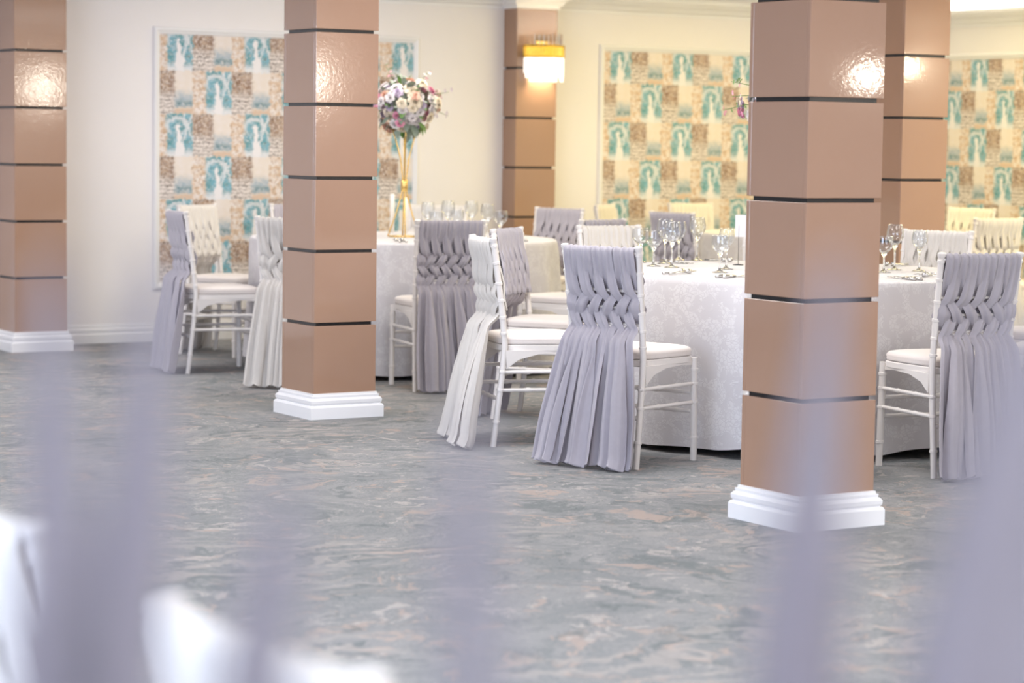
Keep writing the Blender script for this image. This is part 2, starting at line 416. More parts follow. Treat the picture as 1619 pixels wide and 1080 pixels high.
# columns clad in glossy panels with dark shadow gaps
S, GAP, TH = .338, .016, .020
SEAM0 = .455
lev = [(.118, SEAM0-GAP/2)]
for i in range(5): lev.append((SEAM0+.35*i+GAP/2, SEAM0+.35*(i+1)-GAP/2))
lev.append((SEAM0+1.75+GAP/2, ZC))
def panel_mesh(h, wd):
    mb = MB(); mb.box((-wd/2, -TH/2, 0), (wd/2, TH/2, h)); me = mb.mesh('panel', 'laminate'); return bevel(me, .0015, 1)
PM = {}
for h in sorted({round(b-a, 4) for a, b in lev}):
    PM[h, 0] = panel_mesh(h, S); PM[h, 1] = panel_mesh(h, S-2*TH)
def plinth():
    L = len(BASE); vs, fs = [], []
    for sx, sy in ((-1,-1), (1,-1), (1,1), (-1,1)):
        for o, z in BASE: vs.append((sx*(S/2+o), sy*(S/2+o), z))
    for q in range(4):
        for i in range(1, L-1): fs.append((q*L+i, ((q+1) % 4)*L+i, ((q+1) % 4)*L+i+1, q*L+i+1))
    fs.append(tuple(q*L+L-1 for q in range(4)))
    return mesh_from('plinth', vs, fs, False, 'white_paint')
PLI = plinth()
mb = MB(); mb.box((-S/2+TH-.002, -S/2+TH-.002, 0), (S/2-TH+.002, S/2-TH+.002, ZC)); CORE = mb.mesh('core', 'dark')
mb = MB(); L_ = len(CROWN)
vs_ = [(sx*(S/2+o), sy*(S/2+o), z) for sx, sy in ((-1,-1), (1,-1), (1,1), (-1,1)) for o, z in CROWN]
mb.add(vs_, [(q*L_+i, ((q+1) % 4)*L_+i, ((q+1) % 4)*L_+i+1, q*L_+i+1) for q in range(4) for i in range(L_-1)])
CAPITAL = mb.mesh('crown', 'white_paint')
PM['tall', 0] = panel_mesh(ZC-lev[5][0], S); PM['tall', 1] = panel_mesh(ZC-lev[5][0], S-2*TH)
def column(cx, cy, label, pilaster=False):
    t = thing('column', label, 'column', (cx+S/2, cy+S/2, 0)); t['kind'] = 'structure'
    obj('core', CORE, t); tag(obj('plinth', PLI, t), 'white moulded plinth')
    if pilaster: tag(obj('crown', CAPITAL, t), 'white crown moulding wrapped round the top')
    for a, b in (lev if not pilaster else lev[:6]):
        h = round(b-a, 4); q = S/2-TH/2
        if pilaster and a == lev[5][0]: h = 'tall'
        obj('panel', PM[h, 0], t, (0, -q, a)); obj('panel', PM[h, 0], t, (0, q, a))
        obj('panel', PM[h, 1], t, (-q, 0, a), (0,0,PI/2)); obj('panel', PM[h, 1], t, (q, 0, a), (0,0,PI/2))
    return t
column(5.313, 6.540, 'glossy beige column nearest the camera, in front of the right table')
column(5.336, 10.251, 'glossy beige free-standing column left of the middle, with white plinth')
column(9.112, 10.383, 'golden-lit beige column half behind the nearest column')
column(5.320, 14.201, 'beige column at the left edge of the picture, against the wall')
column(9.104, 14.449, 'beige pilaster on the back wall carrying the lit gold sconce', True)

# ------------------------------------------------------------------ wall sconce
def sconce(x, y, z):
    t = thing('wall_sconce', 'lit gold and crystal sconce on the back wall pilaster', 'lamp', (x, y, z))
    mb = MB(); mb.box((-.05, -.012, -.10), (.05, 0, .12)); obj('backplate', bevel(mb.mesh('backplate', 'gold'), .004), t)
    def arc(rad, n, off=0): return [(rad*math.cos(PI+PI*(i+off)/(n-1)), -.02+.95*rad*math.sin(PI+PI*(i+off)/(n-1))) for i in range(n)]
    g = MB(); cr1 = MB(); cr2 = MB(); rnd = random.Random(4)
    for i, (a, b) in enumerate(arc(.15, 26)):
        g.tube([(a, b, .0), (a, b, .085)], .0095, 8)
        h = rnd.choice((.11, .145, .17)); cr1.tube([(a*.98, b*.98, -h), (a*.98, b*.98, .0)], .0085, 6)
        if i % 2: cr2.tube([(a*.9, b*.9, .085), (a*.9, b*.9, .15+.02*rnd.random())], .0085, 6)
    for i, (a, b) in enumerate(arc(.10, 16)):
        cr1.tube([(a, b, -.17), (a, b, .0)], .008, 6)
    for q in (0.004, .081):
        g.tube([(a, b, q) for a, b in arc(.158, 30)], .006, 8)
    tag(obj('gold_band', autosmooth(g.mesh('gold_band', 'goldshine')), t), 'polished gold band of rods')
    tag(obj('crystal_drops', autosmooth(cr1.mesh('crystal_drops', 'crystal')), t), 'glowing crystal rods')
    tag(obj('upper_crystals', autosmooth(cr2.mesh('upper_crystals', 'thick_glass')), t), 'clear crystal rods above the band')
    for q in (-.05, .05):
        b = bulb('bulb', (q, -.07, -.09), 3.6, (1, .78, .48), .025); b.parent = t
sconce(9.305, 14.449-.002, 1.93)

# ------------------------------------------------------------------ chiavari chair
def bamboo(pts, r, rings, n=10):
    """tube along pts with small knuckle rings at the given z values"""
    pts = [Vector(p) for p in pts]
    out, rad = [], []
    def at(z):
        for a, b in zip(pts, pts[1:]):
            lo, hi = sorted((a.z, b.z))
            if lo-1e-6 <= z <= hi+1e-6: return a.lerp(b, (z-a.z)/(b.z-a.z))
        return pts[-1]
    zs = [(p.z, r) for p in pts]
    for z in rings: zs += [(z-.0065, r), (z-.005, r*1.24), (z+.005, r*1.24), (z+.0065, r)]
    zs.sort()
    mb = MB(); mb.tube([at(z) for z, _ in zs], [q for _, q in zs], n); return mb
def seat_outline(k=1.0, n=44, p=5.0):
    o = []
    for i in range(n):
        a = 2*PI*i/n; c, s_ = math.cos(a), math.sin(a)
        x = math.copysign(abs(c)**(2/p), c); y = math.copysign(abs(s_)**(2/p), s_)
        o.append((x*(.193+.014*y)*k, .012+y*.205*k))
    return o
def loft(rings, mat, name, smooth=True):
    mb = MB(); n = len(rings[0]); vs = [v for r in rings for v in r]
    fs = [(i*n+j, i*n+(j+1) % n, (i+1)*n+(j+1) % n, (i+1)*n+j) for i in range(len(rings)-1) for j in range(n)]
    fs.append(tuple(range(n-1, -1, -1))); fs.append(tuple((len(rings)-1)*n+j for j in range(n)))
    mb.add(vs, fs); return mb.mesh(name, mat, smooth)
CH = []   # (part name, mesh, loc, label)
for s_ in (-1, 1):
    st = bamboo([(s_*.186, -.222, 0), (s_*.180, -.185, .30), (s_*.178, -.172, .45), (s_*.180, -.190, .62), (s_*.186, -.232, .905)], .0135,
                [.11, .25, .33, .50, .57, .645, .72, .81, .885])
    st.tube([(s_*.186, -.232, .900), (s_*.1862, -.233, .908), (s_*.1865, -.2335, .918), (s_*.1866, -.234, .921)], [.0135, .0175, .0175, .013], 12)
    CH.append(('back_post', autosmooth(st.mesh('back_post', 'chair'), 40)))
    lg = bamboo([(s_*.196, .196, 0), (s_*.192, .190, .44)], .0145, [.10, .25, .33, .39])
    CH.append(('leg', autosmooth(lg.mesh('leg', 'chair'), 40)))
    for z in (.25, .33):
        rg = MB(); ya, yb = -.195, .194; pts = []; rad = []
        for i in range(25):
            t = i/24; pts.append((s_*(.182+.012*t), ya+(yb-ya)*t, z)); rad.append(.0085 if i % 8 else .0115)
        rg.tube(pts, rad, 8); CH.append(('side_rung', rg.mesh('side_rung', 'chair', True)))
    br = MB()   # curved brace under the seat rail
    pr_ = [(-.170, .425), (.185, .425), (.185, .408), (.10, .414), (-.02, .408), (-.11, .385), (-.165, .345)]
    L = len(pr_); x_ = s_*.186
    br.add([(x_-.006, y, z) for y, z in pr_]+[(x_+.006, y, z) for y, z in pr_],
           [tuple(range(L)), tuple(range(2*L-1, L-1, -1))]+[(i, (i+1) % L, L+(i+1) % L, L+i) for i in range(L)])
    CH.append(('seat_brace', br.mesh('seat_brace', 'chair')))
for y, xs, z in ((.194, .19, .21), (-.198, .18, .21), (.194, .19, .29)):
    rg = MB(); rg.tube([(xs*(2*i/16-1), y, z) for i in range(17)], [.0085 if i % 4 else .011 for i in range(17)], 8)
    CH.append(('cross_rung', rg.mesh('cross_rung', 'chair', True)))
sf = loft([[(x, y, z) for x, y in seat_outline(k)] for k, z in ((.97, .420), (1.0, .424), (1.0, .445), (.98, .449))], 'chair', 'seat_frame', False)
CH.append(('seat_frame', sf))
cu = loft([[(x, y, z) for x, y in seat_outline(k, 44, 4.4)] for k, z in ((.95, .449), (.995, .452), (1.01, .457), (1.0, .462), (1.012, .470), (1.0, .480), (.96, .487), (.86, .492), (.6, .495), (.25, .496))], 'cushion', 'cushion')
CH.append(('cushion', cu))
def yb(z):  # back plane of the posts
    return -.190 - .042*(z-.62)/.285 if z > .62 else -.172-.018*(z-.45)/.17
for z, rr in ((.893, .0125), (.735, .0065), (.665, .0065), (.595, .0065)):
    rg = MB(); n = 21; w_ = .182
    rg.tube([(w_*(2*i/(n-1)-1), yb(z)-.012*(1-(2*i/(n-1)-1)**2), z) for i in range(n)], rr, 8)
    CH.append(('back_rail', rg.mesh('back_rail', 'chair', True)))
# woven sash: strips folded over the top rail, braided down the back and hanging to the floor
def sash_strips(seed, nst=10, rows=(.74, .672, .605), width=.345, flare=1.0):
    rnd = random.Random(seed); kw = width/nst; slots = [(-width/2 + kw*(i+.5)) for i in range(nst)]
    order = list(range(nst))           # order[slot] = strip
    path = {i: [i] for i in range(nst)}; dire = {i: [] for i in range(nst)}
    for r in range(len(rows)):
        j = r % 2; moved = set()
        while j+1 < nst:
            a, b = order[j], order[j+1]; order[j], order[j+1] = b, a
            dire[a].append(1); dire[b].append(-1); moved |= {a, b}; j += 2
        for i in range(nst):
            if i not in moved: dire[i].append(0)
        for sl, i in enumerate(order): path[i].append(sl)
    meshes = []; NS = 26; lean = rnd.uniform(-.025, .025)
    yr = lambda z, x: yb(min(max(z, .45), .905)) - .012*(1-(x/.182)**2)
    for i in range(nst):
        ph = rnd.uniform(0, 6.28); ph2 = rnd.uniform(0, 6.28); kick = rnd.uniform(0, 1)
        xs = slots[i]; keys = []    # z, x, y, width, thick, fold
        for q, zf in enumerate((.60, .66, .72, .775)):
            keys.append((zf, xs+kw*.32*(-1)**(q+i), yr(zf, xs)+.024+.006*(-1)**(q+i), kw*1.25, .006, .003))
        keys.append((.835, xs, yr(.835, xs)+.016, kw*1.2, .004, .002))
        keys.append((.893, xs, yr(.893, xs)+.018, kw*1.2, .005, .002))
        keys.append((.9105, xs, yr(.9, xs)+.005, kw*1.2, .005, .002))
        keys.append((.9125, xs, yr(.9, xs)-.005, kw*1.2, .005, .002))
        keys.append((.896, xs, yr(.893, xs)-.019, kw*1.28, .006, .0045))
        pz = rows[0]+.08; keys.append((pz, xs, yr(pz, xs)-.012, kw*1.42, .007, .0055))
        for r, z in enumerate(rows):
            xa, xb = slots[path[i][r]], slots[path[i][r+1]]
            dr = dire[i][r]; over = (dr > 0) == (r % 2 == 0) if dr else True
            xm = (xa+xb)/2; off = -.019 if over else .011
            keys.append((z, xm, yr(z, xm)+off, kw*(1.62 if over else 1.5), .009, .0045))
            last = r+1 == len(rows)
            zn = z-(rows[r]-rows[r+1])/2 if not last else z-.034
            keys.append((zn, xb, yr(zn, xb)-(.020 if last else .008), kw*(1.28 if last else 1.58), .008, .004))
        xe = slots[path[i][-1]]; u = xe/(width/2)
        sidew = flare*(.040*u + rnd.uniform(-.006, .006)) + lean
        lay = .011*((i*7) % 3)
        for z, f in ((.53, .06), (.47, .18), (.40, .32), (.31, .48), (.21, .67), (.12, .84), (.05, .96), (.010, 1.02)):
            y = -.222 - .022 - lay*min(1, f*2) - f*(.035+.055*flare*(.62+.38*kick)) - (.015*kick if z < .03 else 0)
            keys.append((z, xe+sidew*f*1.6, y+.012*math.sin(ph+2.4*f), kw*(1.12+1.5*min(1, f*1.6)), .0045, .0035+.0185*min(1, f*1.6)))
        seg = []
        for a in range(len(keys)-1):
            p0, p1, p2, p3 = keys[max(a-1, 0)], keys[a], keys[a+1], keys[min(a+2, len(keys)-1)]
            nn = 2 if a < 9 else 4
            for q in range(nn):
                t = q/nn
                seg.append([.5*((2*p1[k]) + (-p0[k]+p2[k])*t + (2*p0[k]-5*p1[k]+4*p2[k]-p3[k])*t*t + (-p0[k]+3*p1[k]-3*p2[k]+p3[k])*t**3) for k in range(6)])
        seg.append(list(keys[-1])); vs = []; L = len(seg)
        for q, (z, x, y, wd, th, fo) in enumerate(seg):
            pa, pb = seg[max(q-1, 0)], seg[min(q+1, L-1)]
            tz, ty = pb[0]-pa[0], pb[2]-pa[2]; l = math.hypot(tz, ty) or 1
            ny, nz = -tz/l, ty/l
            f = q/L; hang = min(1, max(0, (.57-z)/.2))
            for j in range(NS):
                a = 2*PI*j/NS; la = math.cos(a); de = math.sin(a)*th*(1-.45*la*la)
                fr = 4.6 - 1.2*hang
                pleat = fo*math.sin(la*fr+ph+.7*math.sin(3*f+ph2)) + .34*fo*math.sin(la*9.5+ph2+2*f)
                hem = max(0, .012*math.sin(la*2.6+ph2)) if q == L-1 else 0
                dd = de+pleat
                vs.append((x+la*wd/2, y+ny*dd, max(.003, z+nz*dd+hem)))
        fs = [(q*NS+j, q*NS+(j+1) % NS, (q+1)*NS+(j+1) % NS, (q+1)*NS+j) for q in range(L-1) for j in range(NS)]
        fs.append(tuple(range(NS-1, -1, -1))); fs.append(tuple((L-1)*NS+j for j in range(NS)))
        me = mesh_from('strip', vs, fs, True, 'grey_sash')
        bm = bmesh.new(); bm.from_mesh(me); bmesh.ops.recalc_face_normals(bm, faces=bm.faces[:]); bm.to_mesh(me); bm.free()
        meshes.append(me)
    return meshes
SASH = [sash_strips(3, 10), sash_strips(11, 10, flare=.8), sash_strips(23, 11, (.755, .70, .645, .595), flare=.7), sash_strips(31, 10, flare=1.35)]
CG = 'white bamboo-style banquet chairs around the tables'
# gathered cloth rolled over the top rail, one piece that carries the strips
def roll_mesh():
    vs = []; nx, na = 60, 14
    for i in range(nx+1):
        u = 2*i/nx-1; x = u*.172; y0 = yb(.893)-.012*(1-u*u)
        for j in range(na):
            a = 2*PI*j/na; r = .0142+.0010*math.sin(u*31)+.0006*math.sin(u*57+a)
            vs.append((x, y0+r*math.cos(a), .893+r*math.sin(a)))
    fs = [(i*na+j, i*na+(j+1) % na, (i+1)*na+(j+1) % na, (i+1)*na+j) for i in range(nx) for j in range(na)]
    fs += [tuple(range(na-1, -1, -1)), tuple(nx*na+j for j in range(na))]
    return mesh_from('sash', vs, fs, True, 'grey_sash')
ROLL = roll_mesh()
def place_chair(rx, ry, face, kind, var, where, flip=1, narrow=1):
    """rx, ry = point on the floor midway between the rear legs; face in degrees"""
    f = R(face); ox, oy = rx+.222*math.cos(f), ry+.222*math.sin(f); rz = f-PI/2
    colr = {'grey_sash': 'lavender-grey', 'white_sash': 'white'}[kind]
    t = thing('banquet_chair', 'white chair with woven %s sash, %s' % (colr, where), 'chair', (ox, oy, 0), rz, CG)
    for nm, me in CH: obj(nm, me, t)
    s_ = tag(obj('sash', ROLL, t, mat=kind), colr + ' chiffon sash woven through the chair back')
    s_.scale = (flip*narrow, 1, 1)
    for me in SASH[var]: obj('strip', me, s_, mat=kind)
    return t
TA, TB, TC = (7.06, 8.77), (7.09, 12.48), (10.3, 12.35)
def around(c, ang, kind, var, where, dist=1.5, face=None, flip=1, narrow=1):
    a = R(ang); return place_chair(c[0]+dist*math.cos(a), c[1]+dist*math.sin(a), face if face is not None else ang+180, kind, var, where, flip, narrow)
G_, W_ = 'grey_sash', 'white_sash'
# table behind the nearest column
around(TA, 199.5, G_, 0, 'in sharp focus just left of nearest column', 1.50, 20.5)
around(TA, 164.5, W_, 3, 'side-on, front of the pair left of the middle', 1.49, -17, -1)
around(TA, 122, G_, 2, 'facing right just behind the side-on white-draped chair', 1.47, -53)
around(TA, 91, W_, 0, 'across the right table, left of wine glasses', 1.47, flip=-1)
around(TA, 54, W_, 1, 'across the right table, behind nearest column', 1.5)
around(TA, 21.5, W_, 2, 'across the right table, right of nearest column', 1.46)
around(TA, 340, W_, 0, 'at the right end of the right table', 1.5)
around(TA, 300, G_, 1, 'cut by right picture edge, behind the front chair', 1.5)
around(TA, 261.6, G_, 1, 'front right, its back to the camera', 1.48, 80, -1)
around(TA, 231.5, W_, 0, 'behind nearest column, only seat corner showing', 1.50, flip=-1, narrow=.82)
# table behind the middle-left column
place_chair(5.74, 12.70, -9, G_, 1, 'far left, side-on before the wallpaper')
around(TB, 119, W_, 0, 'far left, behind a side-on lavender-draped chair', 1.5)
around(TB, 88, G_, 0, 'across the left table, beside middle-left column', 1.47)
around(TB, 52, W_, 2, 'across the left table, behind the flower stand', 1.5)
around(TB, 19, G_, 2, 'right end of left table, below the sconce', 1.5)
around(TB, 287, G_, 1, 'back turned, left table, nearest the right table', 1.5, 107)
around(TB, 250, G_, 2, 'just right of middle-left column, back turned', 1.48, 77)
around(TB, 216, W_, 1, 'half hidden left of middle-left column', 1.48, 38)
# table at the back right
around(TC, 188, G_, 1, 'in the background above the wine glasses', 1.5)
around(TC, 92, W_, 0, 'far back against middle wallpaper, right of two', 1.55)
around(TC, 128, W_, 2, 'far back against middle wallpaper, left of two', 1.6)
around(TC, 12, W_, 1, 'far back, nearest the right wallpaper', 1.5)
around(TC, 270, W_, 2, 'right background, right of the golden column', 1.5)
around(TC, 304, W_, 0, 'right background at the picture edge', 1.55)
# two chairs close to the camera, far out of focus
place_chair(.93, 1.86, 1, W_, 0, 'blurred close to camera, bottom left')
place_chair(.97, 2.70, 1, W_, 1, 'blurred close to camera, in bottom left corner')

# ------------------------------------------------------------------ round tables and cloths
ZT = .765
def table(c, label_t, label_c, seed, dent=None):
    t = thing('round_table', label_t, 'table', (c[0], c[1], 0), 0, 'round banquet tables')
    mb = MB(); mb.lathe([(0, ZT-.03), (.893, ZT-.03), (.90, ZT-.026), (.90, ZT-.008), (.893, ZT-.005), (0, ZT-.005)], 64); obj('tabletop', mb.mesh('tabletop', 'wood'), t)
    for i in range(4):
        a = PI/4+i*PI/2; g = MB(); g.tube([(.55*math.cos(a), .55*math.sin(a), 0), (.52*math.cos(a), .52*math.sin(a), ZT-.03)], .02, 10); obj('leg', g.mesh('leg', 'steel', True), t)
    rnd = random.Random(seed); n = 220; vs, fs = [(0, 0, ZT)], []
    ph = [rnd.uniform(0, 6.28) for _ in range(6)]
    prof = [(.3, 0), (.6, 0), (.80, 0), (.88, 0), (.902, -.002), (.909, -.010), (.912, -.03)] + [(.914, -.03-.70*(i+1)/15) for i in range(15)]
    for r, dz in prof:
        tt = max(0, -dz-.012)/.72
        for j in range(n):
            a = 2*PI*j/n
            fold = .5*math.sin(11*a+ph[0]+.7*math.sin(2*a+ph[1])) + .3*math.sin(19*a+ph[2]+math.sin(3*a+ph[3])) + .25*math.sin(6*a+ph[4])
            fold = math.copysign(abs(fold)**.8, fold)
            rr = r + (tt**.75)*(.030 + .050*fold)
            if dent is not None and tt > 0:      # chair pushed against the cloth
                dl = abs((a-R(dent)+PI) % (2*PI)-PI); rr = min(rr, .905+max(0, dl-R(16))*.35)
            z = ZT+dz + (.012*math.sin(7*a+ph[5]) + .008*math.sin(15*a+ph[3]))*max(0, tt-.6)*2
            vs.append((rr*math.cos(a), rr*math.sin(a), max(z, .012)))
    for j in range(n): fs.append((0, 1+j, 1+(j+1) % n))
    for i in range(len(prof)-1):
        for j in range(n): fs.append((1+i*n+j, 1+(i+1)*n+j, 1+(i+1)*n+(j+1) % n, 1+i*n+(j+1) % n))
    o = obj('tablecloth', mesh_from('tablecloth', vs, fs, True, 'damask'), None, (c[0], c[1], 0)); tag(o, label_c, 'tablecloth', 'white damask tablecloths')
table(TA, 'round table under white cloth behind the nearest column', 'white damask cloth falling to the floor behind the nearest column', 5)
table(TB, 'round table under white cloth behind the middle-left column', 'white damask cloth on the table carrying the whole flower stand', 8, 171)
table(TC, 'round table under white cloth in the right background', 'white cloth on the background table near the middle wallpaper', 13)
ZS = ZT+.001

# ------------------------------------------------------------------ glasses, cutlery, cards
def goblet(h, bowl_r, rim_r, bowl_h, foot_r, name):
    zb = h-bowl_h; th = .0016
    outer = [(0, 0), (foot_r, 0), (foot_r, .002), (foot_r*.5, .006), (.006, .014), (.0042, .03), (.004, zb*.75), (.0055, zb-.008), (.013, zb)]
    bowl = []
    for i in range(1, 15):
        t = i/14
        r = bowl_r*math.sin(min(1, t/.55)*PI/2)**.75 if t < .55 else bowl_r+(rim_r-bowl_r)*((t-.55)/.45)**1.4
        bowl.append((r, zb+bowl_h*t))
    inner = [(r-th, z+ (.004 if i < 2 else 0)) for i, (r, z) in enumerate(bowl)][::-1]
    fin = MB(); fin.lathe(outer+bowl[:2]+[(.012, zb+bowl_h*.16), (0, zb+bowl_h*.15)], 28); foot = autosmooth(fin.mesh(name+'_stem', 'thick_glass'), 60)
    b = MB(); b.lathe(bowl+inner[:-1]+[(0.0, zb+.012)], 28); bm_ = b.mesh(name+'_bowl', 'glass', True)
    return foot, bm_
GL = {'tall': goblet(.215, .041, .033, .105, .036, 'tall'), 'mid': goblet(.19, .037, .030, .092, .034, 'mid'), 'low': goblet(.168, .041, .039, .085, .034, 'low')}
GN = {'tall': 'tall wine glass', 'mid': 'medium wine glass', 'low': 'short-stemmed goblet'}
def put_glass(kind, x, y, where):
    t = thing('wine_glass', GN[kind] + ' ' + where, 'glass', (x, y, ZS), 0, 'wine glasses on the tables')
    obj('stem', GL[kind][0], t); obj('bowl', GL[kind][1], t)
def glasses(lst, where):
    words = ['leftmost', 'second from left', 'third from left', 'fourth from left', 'fifth from left', 'sixth from left', 'seventh from left', 'rightmost']
    for i, (k, px, py) in enumerate(lst):
        p = pix(px, py, ZS); w_ = 'rightmost' if i == len(lst)-1 else words[i]
        put_glass(k, p.x, p.y, w_ + ' of the glasses ' + where)
glasses([('low', 1012, 415), ('low', 1033, 421), ('tall', 1051, 417), ('tall', 1062, 423), ('mid', 1073, 411), ('tall', 1102, 412), ('low', 1138, 431), ('mid', 1148, 426)], 'left of the nearest column')
glasses([('low', 1397, 431), ('tall', 1414, 427), ('mid', 1453, 429)], 'right of the nearest column')
glasses([('tall', 676, 377), ('low', 689, 380), ('tall', 708, 374), ('low', 722, 377), ('tall', 745, 374), ('tall', 770, 381), ('low', 791, 379)], 'beside the gold flower stand')
for i, (x, y) in enumerate(((1142, 372), (1158, 370), (1171, 371))):
    p = pix(x, y, ZS); put_glass('tall', TC[0]-.55+.12*i, TC[1]+.15-.13*i, ('leftmost', 'middle', 'rightmost')[i] + ' of three on the background table')
def fork_mesh():
    mb = MB()
    mb.tube([(0, 0, .007), (0, .05, .007), (0, .10, .011), (0, .135, .008)], [.006, .0045, .0032, .0032], 8)
    mb.tube([(0, .130, .011), (0, .145, .013), (0, .158, .013)], [.004, .011, .011], 10)
    for i in range(4):
        x = -.0085+i*.0057; mb.tube([(x, .155, .010), (x, .175, .011), (x, .198, .014)], [.0022, .0018, .001], 6)
    return mb.mesh('fork', 'steel', True)
def knife_mesh():
    mb = MB(); mb.tube([(0, 0, .006), (0, .06, .007), (0, .10, .006)], [.0065, .0075, .005], 8)
    vs = [(-.004, .095, .003), (.006, .095, .003), (.010, .14, .003), (.009, .19, .003), (.0, .225, .003), (-.005, .2, .003)]
    L = len(vs); mb.add(vs+[(a, b, .0055) for a, b, _ in vs], [tuple(range(L-1, -1, -1)), tuple(range(L, 2*L))]+[(i, (i+1) % L, L+(i+1) % L, L+i) for i in range(L)])
    return mb.mesh('knife', 'steel', True)
FORK, KNIFE = fork_mesh(), knife_mesh()
def cutlery(c, ang, where):
    """two forks left and two knives right of the place at angle ang"""
    f = R(ang+180); d = Vector((math.cos(f), math.sin(f))); r = Vector((d.y, -d.x))
    base = Vector(c) - d*.83
    for k, off in enumerate((-.16, -.125)):
        p = base+r*off; o = obj('fork', FORK, None, (p.x, p.y, ZS), (0,0,f-PI/2))
        tag(o, ('outer', 'inner')[k] + ' steel fork ' + where, 'fork', 'steel forks at the place settings')
    for k, off in enumerate((.12, .155)):
        p = base+r*off; o = obj('table_knife', KNIFE, None, (p.x, p.y, ZS), (0,0,f-PI/2))
        tag(o, ('inner', 'outer')[k] + ' steel knife ' + where, 'knife', 'steel knives at the place settings')
cutlery(TA, 199.5, 'before the sharp lavender-draped chair')
cutlery(TA, 231, 'at the place just left of the nearest column')
cutlery(TA, 261.6, 'before the lavender-draped chair in front at the right')
cutlery(TA, 300, 'at the far right of the right table')
cutlery(TA, 21.5, 'before the white-draped chair right of the nearest column')
cutlery(TA, 91, 'before the white-draped chair left of the wine glasses')
cutlery(TB, 250, 'on the left table right of the middle-left column')
cutlery(TB, 287, 'at the right rim of the left table')
cutlery(TB, 19, 'at the far right rim of the left table')
# card on a thin stand
p = pix(1167, 419, ZS)
t = thing('card_stand', 'white card on a thin dark wire stand beside the nearest column', 'card stand', (p.x, p.y, ZS), -YAW, None)
mb = MB(); mb.lathe([(0, 0), (.026, 0), (.026, .0025), (.006, .005), (0, .006)], 20); mb.tube([(0, 0, .004), (0, 0, .19)], .0013, 6); obj('wire', mb.mesh('wire', 'wire', True), t)
mb = MB(); mb.box((-.018, -.001, .135), (.055, .001, .24)); tag(obj('card', mb.mesh('card', 'card'), t), 'blank white card')

# ------------------------------------------------------------------ flower stands
def rose(seed, open_=1.0):
    rnd = random.Random(seed); mb = MB()
    for wh, (n, tilt, ln, wd) in enumerate(((3, .12, .45, .34), (4, .35, .55, .45), (5, .65, .65, .55), (6, 1.0, .75, .62), (6, 1.35, .8, .66))):
        for i in range(n):
            a0 = 2*PI*i/n+wh*.7+rnd.uniform(-.1, .1); tl = tilt*open_+rnd.uniform(-.06, .06)
            vs = []; NU, NV = 4, 4
            for u in range(NU+1):
                t = u/NU
                for v in range(NV+1):
                    s_ = v/NV*2-1
                    half = wd*math.sin(PI*(.15+.72*t))*(1-.12*t)
                    b = tl*(.3+.9*t)
                    rr = .10+.06*wh + ln*math.sin(b)*t; z = ln*math.cos(b)*t - .12*wh*.5
                    rr += -.18*s_*s_*half*1.2 + (.07*t**3)
                    ang = a0; x, y = rr, s_*half
                    vs.append((x*math.cos(ang)-y*math.sin(ang), x*math.sin(ang)+y*math.cos(ang), z))
            W = NV+1
            mb.add(vs, [(u*W+v, u*W+v+1, (u+1)*W+v+1, (u+1)*W+v) for u in range(NU) for v in range(NV)])
    return mesh_from('bloom', mb.v, mb.f, True)
def leaf_mesh():
    mb = MB(); vs = []
    for i in range(7):
        t = i/6; w_ = .32*math.sin(PI*t**.8); 
        for s_ in (-1, 0, 1): vs.append((s_*w_, t, .18*abs(s_)*w_*1.5 - .25*t*t))
    mb.add(vs, [(i*3+j, i*3+j+1, i*3+j+4, i*3+j+3) for i in range(6) for j in range(2)]); return mesh_from('leaf', mb.v, mb.f, True)
def daisy():
    mb = MB()
    for i in range(7):
        a = 2*PI*i/7; c, s_ = math.cos(a), math.sin(a)
        vs = [(r*c-w_*s_, r*s_+w_*c, .25*r) for r, w_ in ((.15, 0), (.55, -.26), (1, 0), (.55, .26))]; mb.add(vs, [(0, 1, 2, 3)])
    return mesh_from('blossom', mb.v, mb.f, True)
ROSES = [rose(1), rose(2, .8), rose(3, 1.15)]; LEAF = leaf_mesh(); DAISY = daisy()
